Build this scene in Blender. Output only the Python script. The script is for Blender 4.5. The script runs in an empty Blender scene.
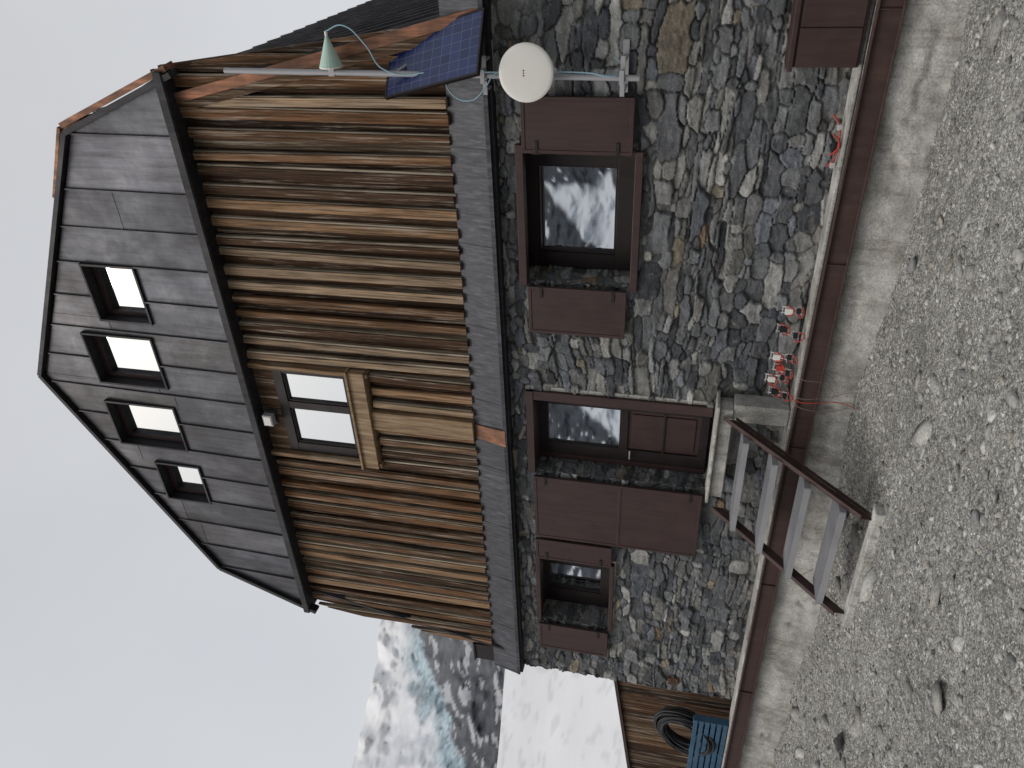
import bpy, math, random
import numpy as np
from mathutils import Vector, Matrix
random.seed(7); rng=np.random.default_rng(7)
scene=bpy.context.scene
COL=bpy.context.collection
GZ=-1.88   # level of the gravel yard (camera height = 0)

# ------------------------------------------------------------------ numpy noise
def _h(ix,iy,seed):
    n=(ix.astype(np.int64)*374761393+iy.astype(np.int64)*668265263+seed*982451653)&0xffffffff
    n=((n^(n>>13))*1274126177)&0xffffffff
    n=n^(n>>16)
    return (n&0xffffff)/float(0xffffff)
def vnoise(x,y,seed=0):
    ix=np.floor(x);iy=np.floor(y);fx=x-ix;fy=y-iy
    fx=fx*fx*(3-2*fx);fy=fy*fy*(3-2*fy)
    a=_h(ix,iy,seed);b=_h(ix+1,iy,seed);c=_h(ix,iy+1,seed);d=_h(ix+1,iy+1,seed)
    return (a*(1-fx)+b*fx)*(1-fy)+(c*(1-fx)+d*fx)*fy
def fbm(x,y,seed=0,oct=4):
    s=0;a=.5;t=0
    for i in range(oct):
        s=s+a*vnoise(x*2**i,y*2**i,seed+i*17);t+=a;a*=.5
    return s/t
def sstep(a,b,x):
    t=np.clip((x-a)/(b-a),0,1);return t*t*(3-2*t)

# ------------------------------------------------------------------ materials
class M:
    def __init__(s,name):
        s.m=bpy.data.materials.new(name);s.m.use_nodes=True
        s.nt=s.m.node_tree;s.n=s.nt.nodes;s.l=s.nt.links
        s.b=s.n['Principled BSDF'];s.tc=None
    def new(s,t,**k):
        o=s.n.new(t)
        for a,v in k.items():setattr(o,a,v)
        return o
    def coord(s,scale=(1,1,1)):
        if s.tc is None:s.tc=s.new('ShaderNodeTexCoord')
        mp=s.new('ShaderNodeMapping');mp.inputs['Scale'].default_value=scale
        s.l.new(s.tc.outputs['Object'],mp.inputs['Vector']);return mp.outputs['Vector']
    def noise(s,sc,scale=(1,1,1),detail=4,rough=.6,dist=0):
        o=s.new('ShaderNodeTexNoise');o.inputs['Scale'].default_value=sc;o.inputs['Detail'].default_value=min(detail,4)
        o.inputs['Roughness'].default_value=rough;o.inputs['Distortion'].default_value=dist
        s.l.new(s.coord(scale),o.inputs['Vector']);return o.outputs['Fac']
    def ramp(s,f,pts):
        o=s.new('ShaderNodeValToRGB');e=o.color_ramp.elements
        while len(e)<len(pts):e.new(.5)
        for i,(p,c) in enumerate(pts):
            e[i].position=p
            if not isinstance(c,(tuple,list)):c=(c,c,c)
            e[i].color=(*c,1)
        s.l.new(f,o.inputs['Fac']);return o.outputs['Color']
    def mix(s,a,b,f,mode='MIX'):
        o=s.new('ShaderNodeMix',data_type='RGBA',blend_type=mode)
        for i,v in ((0,f),(6,a),(7,b)):
            if isinstance(v,(int,float)):o.inputs[i].default_value=v if i==0 else (v,v,v,1)
            elif isinstance(v,(tuple,list)):o.inputs[i].default_value=(*v,1)
            else:s.l.new(v,o.inputs[i])
        return o.outputs[2]
    def attr(s,name='Col'):
        o=s.new('ShaderNodeAttribute');o.attribute_name=name;return o
    def bump(s,h,st=.3,d=.01,prev=None):
        o=s.new('ShaderNodeBump');o.inputs['Strength'].default_value=st;o.inputs['Distance'].default_value=d
        s.l.new(h,o.inputs['Height'])
        if prev is not None:s.l.new(prev,o.inputs['Normal'])
        return o.outputs['Normal']
    def out(s,col=None,rough=None,metal=None,normal=None,spec=None):
        for nm,v in (('Base Color',col),('Roughness',rough),('Metallic',metal),('Normal',normal),('Specular IOR Level',spec)):
            if v is None:continue
            if isinstance(v,(int,float)):s.b.inputs[nm].default_value=v
            elif isinstance(v,(tuple,list)):s.b.inputs[nm].default_value=(*v,1)
            else:s.l.new(v,s.b.inputs[nm])
        return s.m

def mat_stone():
    m=M('rubble_stone');c=m.attr().outputs['Color']
    n1=m.noise(9,rough=.7);n2=m.noise(60,detail=3,rough=.7,scale=(1,1,2.2));n3=m.noise(2.3,rough=.75)
    c=m.mix(c,m.ramp(n1,[(.3,.6),(.7,1.4)]),.7,'MULTIPLY')
    c=m.mix(c,m.ramp(n2,[(.3,.5),(.72,1.45)]),.85,'MULTIPLY')
    c=m.mix(c,(.17,.10,.055),m.ramp(n3,[(.62,0),(.72,.3)]))
    c=m.mix(c,(.42,.42,.40),m.ramp(n1,[(.60,0),(.74,.45)]))
    return m.out(c,.86,None,m.bump(n2,.8,.014),.25)
def mat_cladding():
    m=M('weathered_cladding');c=m.attr().outputs['Color']
    g=m.noise(30,scale=(1.4,1,.045),rough=.65,dist=.4)
    st=m.noise(9,scale=(3,1,.09),rough=.75)
    c=m.mix(c,m.ramp(g,[(.3,.2),(.52,1.0),(.75,2.0)]),.92,'MULTIPLY')
    c=m.mix(c,(.42,.36,.29),m.ramp(st,[(.54,0),(.67,.8)]))
    c=m.mix(c,(.025,.013,.007),m.ramp(st,[(.30,.9),(.46,0)]))
    return m.out(c,.8,None,m.bump(g,.6,.008),.2)
def mat_paint(name,col,rough=.45,wear=.25,streak=.7):
    m=M(name);n=m.noise(4,rough=.7)
    c=m.mix(col,tuple(min(1,x*1.7+.01) for x in col),m.ramp(n,[(.4,0),(.75,wear)]))
    if streak:
        s=m.noise(25,scale=(1,1,.08));c=m.mix(c,m.ramp(s,[(.3,.7),(.7,1.25)]),streak,'MULTIPLY')
    return m.out(c,m.ramp(n,[(.3,rough),(.7,min(1,rough+.25))]),None,None,.35)
def mat_metal(name,c1,c2,rough=.45,metal=.5,streak=True,ss=(1,1,.07)):
    m=M(name);n=m.noise(1.3,rough=.65)
    c=m.mix(c1,c2,m.ramp(n,[(.35,0),(.7,1)]))
    if streak:c=m.mix(c,m.ramp(m.noise(14,scale=ss,rough=.7),[(.3,.35),(.5,.9),(.72,2.2)]),.85,'MULTIPLY')
    return m.out(c,m.ramp(n,[(.3,rough),(.75,min(1,rough+.3))]),metal,m.bump(n,.3,.02))
def mat_metal_attr():
    m=M('patinated_sheet');c=m.attr().outputs['Color']
    n=m.noise(1.1,rough=.65);s=m.noise(16,scale=(1,1,.06),rough=.7);q=m.noise(2.2,scale=(1,1,.35),rough=.7)
    c=m.mix(c,m.ramp(s,[(.3,.45),(.72,1.7)]),.85,'MULTIPLY')
    c=m.mix(c,(.15,.158,.185),m.ramp(q,[(.5,0),(.72,.6)]))
    c=m.mix(c,(.075,.05,.042),m.ramp(n,[(.57,0),(.74,.5)]))
    return m.out(c,m.ramp(n,[(.3,.38),(.75,.7)]),.35,m.bump(n,.4,.04))
def mat_concrete(name,base=.42):
    m=M(name);n=m.noise(2.2,rough=.75);f=m.noise(60,detail=3);
    c=m.ramp(n,[(.28,(base*.5,base*.485,base*.44)),(.5,(base*.88,base*.87,base*.82)),(.72,(base*1.3,base*1.29,base*1.23))])
    s=m.noise(5,scale=(1.6,1,.22),rough=.7)
    c=m.mix(c,(.15,.135,.11),m.ramp(s,[(.5,0),(.70,.6)]))
    c=m.mix(c,m.ramp(f,[(.3,.65),(.7,1.3)]),.8,'MULTIPLY')
    nb=m.bump(f,.5,.008);nb=m.bump(n,.6,.05,nb)
    return m.out(c,.92,None,nb,.2)
def mat_glass(name,tint,fac=.8):
    m=M(name)
    gl=m.new('ShaderNodeBsdfGlossy');gl.inputs['Roughness'].default_value=.015;gl.inputs['Color'].default_value=(*tint,1)
    df=m.new('ShaderNodeBsdfDiffuse');df.inputs['Color'].default_value=(.02,.022,.025,1)
    nb=m.bump(m.noise(1.6,detail=1),.05,.02);m.l.new(nb,gl.inputs['Normal'])
    mx=m.new('ShaderNodeMixShader');mx.inputs[0].default_value=fac
    m.l.new(df.outputs[0],mx.inputs[1]);m.l.new(gl.outputs[0],mx.inputs[2])
    m.l.new(mx.outputs[0],m.n['Material Output'].inputs['Surface']);return m.m
def mat_gravel():
    m=M('gravel')
    v=m.new('ShaderNodeTexVoronoi');v.inputs['Scale'].default_value=85;m.l.new(m.coord(),v.inputs['Vector'])
    v2=m.new('ShaderNodeTexVoronoi');v2.inputs['Scale'].default_value=30;m.l.new(m.coord(),v2.inputs['Vector'])
    n=m.noise(1.3,rough=.7);n2=m.noise(130,detail=2)
    c=m.ramp(n,[(.3,(.25,.25,.23)),(.5,(.35,.348,.325)),(.7,(.44,.438,.415))])
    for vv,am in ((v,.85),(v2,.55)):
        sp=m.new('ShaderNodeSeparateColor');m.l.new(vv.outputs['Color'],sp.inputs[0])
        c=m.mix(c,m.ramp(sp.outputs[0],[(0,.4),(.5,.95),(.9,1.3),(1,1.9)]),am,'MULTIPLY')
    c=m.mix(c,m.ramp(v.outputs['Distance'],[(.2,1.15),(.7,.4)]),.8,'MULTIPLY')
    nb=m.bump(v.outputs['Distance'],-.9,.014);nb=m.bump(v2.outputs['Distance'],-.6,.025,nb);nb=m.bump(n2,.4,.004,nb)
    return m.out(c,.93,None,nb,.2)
def mat_attr(name,rough=.9,sc=30,amt=.5):
    m=M(name);c=m.attr().outputs['Color'];n=m.noise(sc,detail=3,rough=.7)
    c=m.mix(c,m.ramp(n,[(.3,.5),(.7,1.5)]),amt,'MULTIPLY')
    return m.out(c,rough,None,m.bump(n,.5,.008),.2)
def mat_terrain():
    m=M('alpine_terrain');c=m.attr().outputs['Color']
    n=m.noise(.02,rough=.7)
    c=m.mix(c,m.ramp(n,[(.3,.9),(.7,1.06)]),.5,'MULTIPLY')
    return m.out(c,1.0,None,None,0.0)
def mat_solar():
    m=M('solar_cells');
    br=m.new('ShaderNodeTexBrick');br.offset=0;br.inputs['Scale'].default_value=1
    br.inputs['Brick Width'].default_value=.105;br.inputs['Row Height'].default_value=.088;br.inputs['Mortar Size'].default_value=.0016
    br.inputs['Color1'].default_value=(.008,.018,.075,1);br.inputs['Color2'].default_value=(.016,.034,.12,1);br.inputs['Mortar'].default_value=(.12,.15,.24,1)
    m.l.new(m.coord(),br.inputs['Vector'])
    return m.out(br.outputs['Color'],.25,None,None,.5)
def pale():
    m=M('pale_timber');g=m.noise(25,scale=(1,1,.08),rough=.65);c=m.ramp(g,[(.3,(.13,.08,.045)),(.55,(.30,.21,.125)),(.75,(.42,.34,.23))])
    return m.out(c,.7,None,m.bump(g,.3,.004),.3)

MAT=dict(
 stone=mat_stone(), clad=mat_cladding(),
 brown=mat_paint('brown_paint',(.046,.026,.025),.42), brownd=mat_paint('dark_frame_paint',(.016,.011,.012),.4),
 rail=mat_paint('brown_steel',(.050,.029,.025),.5,.5),
 flash=mat_metal('zinc_flashing',(.032,.034,.042),(.085,.09,.105),.42,.3,True,(2.2,1,.25)),
 sheet=mat_metal_attr(), black=mat_metal('black_sheet',(.010,.010,.013),(.022,.022,.027),.5,.15),
 copper=mat_metal('copper_trim',(.30,.125,.062),(.10,.058,.04),.5,.3),
 roof=mat_metal('roof_sheet',(.025,.026,.03),(.06,.06,.07),.5,.3),
 galv=mat_metal('galvanised_steel',(.30,.31,.33),(.42,.42,.44),.5,.5,False),
 steel=mat_metal('crampon_steel',(.45,.45,.45),(.6,.6,.6),.4,.5,False),
 conc=mat_concrete('concrete',.46), concl=mat_concrete('light_concrete',.52),
 glass=mat_glass('window_glass',(.86,.90,.93)), skyglass=mat_glass('curtained_glass',(.76,.80,.82),.8), gravel=mat_gravel(), stones=mat_attr('loose_stone',.9,40,.8), terrain=mat_terrain(),
 white=mat_paint('white_plastic',(.74,.74,.70),.45,.1,0), red=mat_paint('red_webbing',(.42,.05,.035),.7,.1,0),
 green=mat_paint('pale_green_plastic',(.45,.62,.55),.5,.1,0),
 blue=mat_paint('blue_paint',(.04,.10,.17),.6,.3), rubber=mat_paint('black_rubber',(.012,.013,.015),.45,.1,0),
 cable=mat_paint('blue_cable',(.25,.42,.50),.5,.1,0), cords=mat_paint('grey_cord',(.22,.16,.14),.8,.1,0),
 solar=mat_solar(), dark=mat_paint('dark_interior',(.01,.01,.01),.9,.0,0), pale=pale(),
)

# ------------------------------------------------------------------ mesh builders
def empty(name,loc=(0,0,0)):
    e=bpy.data.objects.new(name,None);e.location=loc;COL.objects.link(e);return e
class MB:
    def __init__(s):s.v=[];s.f=[];s.mi=[];s.c=[];s.mats=[]
    def mid(s,mat):
        if mat not in s.mats:s.mats.append(mat)
        return s.mats.index(mat)
    def hexa(s,p,mat,col=(.12,.07,.04)):
        o=len(s.v);s.v+=[tuple(q) for q in p];s.c+=[col]*8;k=s.mid(mat)
        for f in ((0,3,2,1),(4,5,6,7),(0,1,5,4),(1,2,6,5),(2,3,7,6),(3,0,4,7)):
            s.f.append(tuple(o+i for i in f));s.mi.append(k)
    def box(s,x0,x1,y0,y1,z0,z1,mat,col=(.12,.07,.04)):
        if x0>x1:x0,x1=x1,x0
        if y0>y1:y0,y1=y1,y0
        if z0>z1:z0,z1=z1,z0
        s.hexa([(x0,y0,z0),(x1,y0,z0),(x1,y1,z0),(x0,y1,z0),(x0,y0,z1),(x1,y0,z1),(x1,y1,z1),(x0,y1,z1)],mat,col)
    def beam(s,a,b,w,h,mat,up=(0,0,1),col=(.12,.07,.04)):
        a=Vector(a);b=Vector(b);d=(b-a).normalized();u=Vector(up)
        sx=d.cross(u).normalized();uy=sx.cross(d).normalized()
        P=[]
        for e in (a,b):
            P+=[e-sx*w/2-uy*h/2,e+sx*w/2-uy*h/2,e+sx*w/2+uy*h/2,e-sx*w/2+uy*h/2]
        s.hexa(P,mat,col)
    def cyl(s,a,b,r,mat,n=14,r2=None,col=(1,1,1)):
        a=Vector(a);b=Vector(b);d=(b-a).normalized();u=Vector((0,0,1)) if abs(d.z)<.9 else Vector((1,0,0))
        sx=d.cross(u).normalized();uy=sx.cross(d);r2=r if r2 is None else r2
        o=len(s.v);k=s.mid(mat)
        for e,rr in ((a,r),(b,r2)):
            for i in range(n):
                t=2*math.pi*i/n;s.v.append(tuple(e+sx*math.cos(t)*rr+uy*math.sin(t)*rr));s.c.append(col)
        for i in range(n):
            j=(i+1)%n;s.f.append((o+i,o+j,o+n+j,o+n+i));s.mi.append(k)
        s.f.append(tuple(o+i for i in reversed(range(n))));s.mi.append(k)
        s.f.append(tuple(o+n+i for i in range(n)));s.mi.append(k)
    def build(s,name,parent=None,bevel=.004,smooth=False):
        me=bpy.data.meshes.new(name);me.from_pydata(s.v,[],s.f)
        for m in s.mats:me.materials.append(MAT[m])
        me.polygons.foreach_set('material_index',s.mi)
        ca=me.color_attributes.new('Col','FLOAT_COLOR','POINT')
        ca.data.foreach_set('color',np.array([(*c,1) for c in s.c],dtype=np.float32).ravel())
        bm_fix(me)
        ob=bpy.data.objects.new(name,me);COL.objects.link(ob)
        if parent:ob.parent=parent
        if bevel:
            b=ob.modifiers.new('bevel','BEVEL');b.width=bevel;b.segments=2;b.limit_method='ANGLE';b.harden_normals=False
        if smooth:
            for p in me.polygons:p.use_smooth=True
        return ob
def bm_fix(me):
    import bmesh
    bm=bmesh.new();bm.from_mesh(me);bmesh.ops.recalc_face_normals(bm,faces=bm.faces);bm.to_mesh(me);bm.free();me.update()
def grid_mesh(name,V,cols,mat,parent=None,keep=None,smooth=True,flip=False):
    ny,nx=V.shape[:2]
    idx=np.arange(nx*ny).reshape(ny,nx)
    q=np.stack([idx[:-1,:-1],idx[:-1,1:],idx[1:,1:],idx[1:,:-1]],-1)
    if flip:q=q[...,::-1]
    q=q[keep] if keep is not None else q.reshape(-1,4)
    q=q.reshape(-1,4)
    me=bpy.data.meshes.new(name);me.vertices.add(nx*ny);me.vertices.foreach_set('co',V.astype(np.float32).ravel())
    n=len(q);me.loops.add(n*4);me.loops.foreach_set('vertex_index',q.astype(np.int32).ravel())
    me.polygons.add(n);me.polygons.foreach_set('loop_start',np.arange(0,n*4,4,dtype=np.int32))
    me.update(calc_edges=True)
    if smooth:me.polygons.foreach_set('use_smooth',np.ones(n,dtype=bool))
    if cols is not None:
        ca=me.color_attributes.new('Col','FLOAT_COLOR','POINT')
        C=np.ones((ny*nx,4),np.float32);C[:,:3]=cols.reshape(-1,3);ca.data.foreach_set('color',C.ravel())
    me.materials.append(MAT[mat]);me.validate()
    ob=bpy.data.objects.new(name,me);COL.objects.link(ob)
    if parent:ob.parent=parent
    return ob
def curve(name,pts,r,mat,parent=None,cyclic=False):
    cu=bpy.data.curves.new(name,'CURVE');cu.dimensions='3D';cu.bevel_depth=r;cu.bevel_resolution=3
    L=pts if isinstance(pts[0][0],(list,tuple,Vector)) else [pts]
    for P in L:
        sp=cu.splines.new('BEZIER');sp.bezier_points.add(len(P)-1)
        for bp,p in zip(sp.bezier_points,P):
            bp.co=p;bp.handle_left_type=bp.handle_right_type='AUTO'
        sp.use_cyclic_u=cyclic;sp.resolution_u=8
    cu.materials.append(MAT[mat])
    ob=bpy.data.objects.new(name,cu);COL.objects.link(ob)
    if parent:ob.parent=parent
    return ob

# ------------------------------------------------------------------ rubble masonry
PAL=np.array([(.175,.185,.190),(.13,.138,.148),(.225,.23,.23),(.088,.095,.106),(.15,.16,.168),(.18,.182,.172),(.28,.285,.275),(.11,.118,.126),(.235,.21,.165),(.40,.40,.38),(.19,.14,.095),(.15,.165,.19)])
PW=np.array([.16,.15,.13,.12,.12,.07,.09,.1,.018,.03,.007,.08]);PW=PW/PW.sum()
def masonry(name,origin,ua,va,na,W,H,res,parent,holes=(),seed=1,depth=.055):
    r=np.random.default_rng(seed)
    nx=int(W/res)+1;ny=int(H/res)+1
    X,Z=np.meshgrid(np.linspace(0,W,nx),np.linspace(0,H,ny))
    wx=X+.05*(fbm(X*6,Z*7,seed+3,3)-.5)+.016*(vnoise(X*32,Z*32,seed+5)-.5)
    wz=Z+.22*(vnoise(X*.8,Z*.9,seed+9)-.5)+.07*(vnoise(X*3.5,Z*5,seed+4)-.5)+.014*(vnoise(X*30,Z*30,seed+6)-.5)
    F1=np.full(X.shape,9.);F2=np.full(X.shape,9.);ID=np.zeros(X.shape,int);SZ=np.full(X.shape,.1)
    seeds=[];z=-.2
    while z<H+.2:
        h=r.choice([.055,.075,.095,.12,.15,.185],p=[.18,.25,.24,.18,.10,.05]);x=-.3+r.uniform(0,.3)
        while x<W+.3:
            w=min(.62,max(.07,r.lognormal(math.log(.20),.55)))
            if r.random()<.22 and h>.09:
                seeds.append((x+w/2,z+h*.27,w/2,h*.25));seeds.append((x+w/2,z+h*.77,w/2,h*.25))
            elif r.random()<.12:
                seeds.append((x+w*.4,z+h*.5+.03,w*.4,h*.75))
            else:
                hh=h*r.uniform(.75,1.35)
                seeds.append((x+w/2,z+h/2+r.uniform(-.03,.03),w/2,hh/2))
            x+=w
        z+=h
    for i,(sx,sz,hw,hh) in enumerate(seeds):
        a0=max(0,int((sx-hw*2.2-.06)/res));a1=min(nx,int((sx+hw*2.2+.06)/res)+1)
        b0=max(0,int((sz-hh*2.6-.15)/res));b1=min(ny,int((sz+hh*2.6+.15)/res)+1)
        if a0>=a1 or b0>=b1:continue
        dx=(wx[b0:b1,a0:a1]-sx);dz=(wz[b0:b1,a0:a1]-sz)
        t=r.uniform(-.14,.14);dx,dz=dx+dz*t*2,dz-dx*t*.5
        p=r.choice([1.7,2.4,4])
        d=((np.abs(dx)/hw)**p+(np.abs(dz)/hh)**p)**(1/p)
        f1=F1[b0:b1,a0:a1];f2=F2[b0:b1,a0:a1];idd=ID[b0:b1,a0:a1];sz_=SZ[b0:b1,a0:a1]
        m=d<f1
        f2[...]=np.where(m,f1,np.minimum(f2,d));f1[...]=np.where(m,d,f1);idd[...]=np.where(m,i,idd);sz_[...]=np.where(m,hh,sz_)
    e=(F2-F1)*SZ*.8
    n=len(seeds)
    cc=PAL[r.choice(len(PAL),n,p=PW)]*r.uniform(.62,1.32,(n,1))
    dep=r.uniform(.25,1,n);tx=r.uniform(-.12,.12,n);tz=r.uniform(-.3,.25,n)
    S=np.array(seeds)
    prof=sstep(.0005,.010,e)
    body=prof*(depth*dep[ID])+prof*((wx-S[ID,0])*tx[ID]+(wz-S[ID,1])*tz[ID]).clip(-.025,.025)
    rid=np.abs(fbm(X*9+ID*2.3,Z*26+ID,seed+22,4)-.5)
    fine=.030*(rid-.1)*prof+.014*(fbm(X*14,Z*22,seed+20,4)-.5)*prof+.008*(fbm(X*50,Z*70,seed+21,2)-.5)
    hgt=body+fine
    mort=1-sstep(.0005,.005,e)
    base=cc[ID]
    lay=1+.6*(fbm(X*8+ID*3.1,Z*50+ID*1.7,seed+30,3)-.5)+.5*(fbm(X*5+ID*7.1,Z*6+ID*4.7,seed+31,3)-.5)
    base=base*lay[...,None]
    mc=np.array((.075,.073,.068))*(.5+.9*fbm(X*3,Z*3,seed+40,3))[...,None]
    low=sstep(.34,.05,Z+.16*fbm(X*2,Z*2,seed+41,3)-.06) if H>3 else np.zeros_like(Z)
    patch=sstep(.56,.72,fbm(X*1.1,Z*1.4,seed+42,4))*.75
    lp=np.maximum(low,patch)
    mc=mc*(1-lp[...,None])+np.array((.27,.26,.235))*lp[...,None]
    mfull=np.maximum(mort,low*sstep(.5,.62,fbm(X*5,Z*6,seed+43,3))*.9)
    col=base*(1-mfull[...,None])+mc*mfull[...,None]
    hgt=hgt+lp*mort*.014
    o=np.array(origin);V=o+X[...,None]*np.array(ua)+Z[...,None]*np.array(va)+(hgt-.03)[...,None]*np.array(na)
    keep=np.ones((ny-1,nx-1),bool)
    xc=(X[:-1,:-1]+X[1:,1:])/2;zc=(Z[:-1,:-1]+Z[1:,1:])/2
    for (x0,x1,z0,z1) in holes:keep&=~((xc>x0)&(xc<x1)&(zc>z0)&(zc<z1))
    return grid_mesh(name,V,col,'stone',parent,keep)

# ================================================================== HUT
hut=empty('mountain_hut')
X0,X1=-10.12,-.62
ZB,ZT=-1.24,2.02
OPEN=[(-3.62,-2.26,.56,1.70),(-6.21,-5.02,-.42,1.70),(-8.96,-7.70,.64,1.62)]
masonry('stone_wall',(X0,0,ZB),(1,0,0),(0,0,1),(0,-1,0),X1-X0,ZT-ZB,.0105,hut,
        [(a-X0,b-X0,c-ZB,d-ZB) for a,b,c,d in OPEN],seed=23)
for i,(a,b,c,d) in enumerate(OPEN):
    dep=(.47,.32,.42)[i]
    masonry('reveal_left',(a,-.02,c-.02),(0,1,0),(0,0,1),(1,0,0),dep+.05,d-c+.04,.012,hut,seed=40+i,depth=.02)
    r=MB();r.box(b,b+.05,.0,dep,c-.02,d+.02,'conc');r.box(a-.02,b+.05,.005,dep,d,d+.06,'brownd');r.box(a-.02,b+.05,.0,dep,c-.06,c,'conc')
    r.build('reveal_lining',hut)
masonry('stone_wall_right',(X1,.0,ZB),(0,1,0),(0,0,1),(1,0,0),8.9,ZT-ZB,.03,hut,seed=71)
masonry('stone_wall_left',(X0,.0,ZB),(0,1,0),(0,0,1),(-1,0,0),8.9,ZT-ZB,.03,hut,seed=72)
b=MB();b.box(X0,X1,8.9,8.95,ZB,ZT,'conc');b.box(X0+.05,X1-.05,.6,8.9,ZT-.05,ZT,'dark');b.build('rear_wall',hut)
v=MB();v.box(-9.98,-9.84,-.03,.02,-.38,-.24,'copper');v.box(-9.96,-9.86,-.035,-.03,-.36,-.26,'rail');v.build('wall_vent',hut)

def plinth():
    W=12.4;H=.85;res=.025
    nx=int(W/res);ny=int(H/res)
    X,Z=np.meshgrid(np.linspace(-12.0,.4,nx),np.linspace(-2.06,-1.20,ny))
    dd=.05*(fbm(X*1.2,Z*3,5,4)-.5)+.022*(fbm(X*6,Z*9,6,4)-.5)-.03*sstep(.62,.72,fbm(X*2.5,Z*4,8,4))
    V=np.stack([X,-.30-dd-.05*sstep(-1.4,-2.0,Z),Z],-1)
    grid_mesh('concrete_plinth_face',V,None,'conc',hut)
    p=MB();p.box(-12.0,.4,-.25,.05,-2.05,-1.2,'conc');p.box(-12.0,.4,-.275,-.03,-1.199,-1.165,'conc');p.build('concrete_plinth',hut,.01)
plinth()

# flashing band
f=MB()
x=-10.16;
while x<-.55:
    w=min(random.choice([1.0,1.0,.97]),-.55-x)
    f.hexa([(x,-.15,1.955),(x+w-.006,-.15,1.955),(x+w-.006,-.13,1.95),(x,-.13,1.95),(x,-.055,2.36),(x+w-.006,-.055,2.36),(x+w-.006,-.03,2.36),(x,-.03,2.36)],'flash')
    f.hexa([(x-.006,-.157,1.95),(x+.006,-.157,1.95),(x+.006,-.14,1.95),(x-.006,-.14,1.95),(x-.006,-.060,2.36),(x+.006,-.060,2.36),(x+.006,-.045,2.36),(x-.006,-.045,2.36)],'flash')
    x+=w
f.box(-10.16,-.55,-.165,-.15,1.93,1.975,'flash')
f.box(-10.16,-.55,-.12,.04,1.90,1.945,'black')
f.box(-10.12,-.6,-.025,.3,1.99,2.34,'dark')
f.build('flashing',hut,.002)
f=MB();f.hexa([(-5.78,-.172,1.95),(-5.55,-.172,1.95),(-5.55,-.16,1.95),(-5.78,-.16,1.95),(-5.76,-.075,2.34),(-5.56,-.075,2.34),(-5.56,-.06,2.34),(-5.76,-.06,2.34)],'copper');f.build('copper_patch',hut,.001)
f=MB();f.box(-10.14,-9.80,-.02,.32,2.36,2.66,'brownd');f.box(-10.17,-9.78,-.04,.34,2.66,2.69,'black');f.build('gutter_box',hut)

# wood cladding
CX=-5.42
def edge_z(x):
    hw=abs(x-CX)
    return 2.33+(4.30-hw)/(4.30-3.9)*3.0
w=MB()
w.box(-9.30,-1.54,.0,.05,2.34,5.5,'clad',(.04,.024,.014))
w.hexa([(-9.70,0,2.34),(-9.30,0,2.34),(-9.30,.05,2.34),(-9.70,.05,2.34),(-9.36,0,5.4),(-9.30,0,5.4),(-9.30,.05,5.4),(-9.36,.05,5.4)],'clad',(.08,.05,.03))
w.hexa([(-1.54,0,2.34),(-1.13,0,2.34),(-1.13,.05,2.34),(-1.54,.05,2.34),(-1.54,0,5.4),(-1.50,0,5.4),(-1.50,.05,5.4),(-1.54,.05,5.4)],'clad',(.08,.05,.03))
pitch=.19;x=-9.72;UW=(-6.36,-4.93,3.62,5.32)
BC=[(.19,.105,.055),(.13,.066,.032),(.22,.135,.075),(.095,.05,.026),(.28,.20,.13),(.17,.088,.042),(.15,.085,.048),(.075,.042,.024)]
def put(xa,xb,y0,y1,col,lean=0,zo=0):
    segs=[(2.34+zo,5.42)]
    if xb>UW[0] and xa<UW[1]:
        segs=[(2.34+zo,UW[2]),(UW[3]-.02,5.42)]
    for za,zb in segs:
        ta=min(zb,edge_z(xa));tb=min(zb,edge_z(xb))
        if ta<=za+.02 or tb<=za+.02:
            if max(ta,tb)<=za+.02:continue
            ta=max(ta,za+.01);tb=max(tb,za+.01)
        la=lean*(za-2.34)/3;lb=lean*(zb-2.34)/3
        w.hexa([(xa+la,y0,za),(xb+la,y0,za),(xb+la,y1,za),(xa+la,y1,za),(xa+lb,y0,ta),(xb+lb,y0,tb),(xb+lb,y1,tb),(xa+lb,y1,ta)],'clad',col)
while x<-1.1:
    c=random.choice(BC);k=random.uniform(.7,1.3);c=tuple(v*k for v in c)
    d=tuple(v*.33 for v in random.choice(BC));ln=random.uniform(-.03,.03)
    put(x,x+pitch*.60,-.030,-.004+random.uniform(-.001,.001),d)
    ww=random.uniform(.36,.56)*pitch;o=pitch*.5+random.uniform(-.016,.016);t=random.uniform(-.014,.01)
    put(x+o,x+o+ww,-.095+t,-.032,c,ln,random.uniform(0,.03))
    g=random.uniform(.4,1.1)
    if random.random()<.75:put(x+o+ww+.001,x+o+ww+random.uniform(.012,.028),-.080+t,-.03,(.36*g,.31*g,.24*g),ln,random.uniform(0,.03))
    x+=pitch
w.build('wood_cladding',hut,.004)

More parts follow.
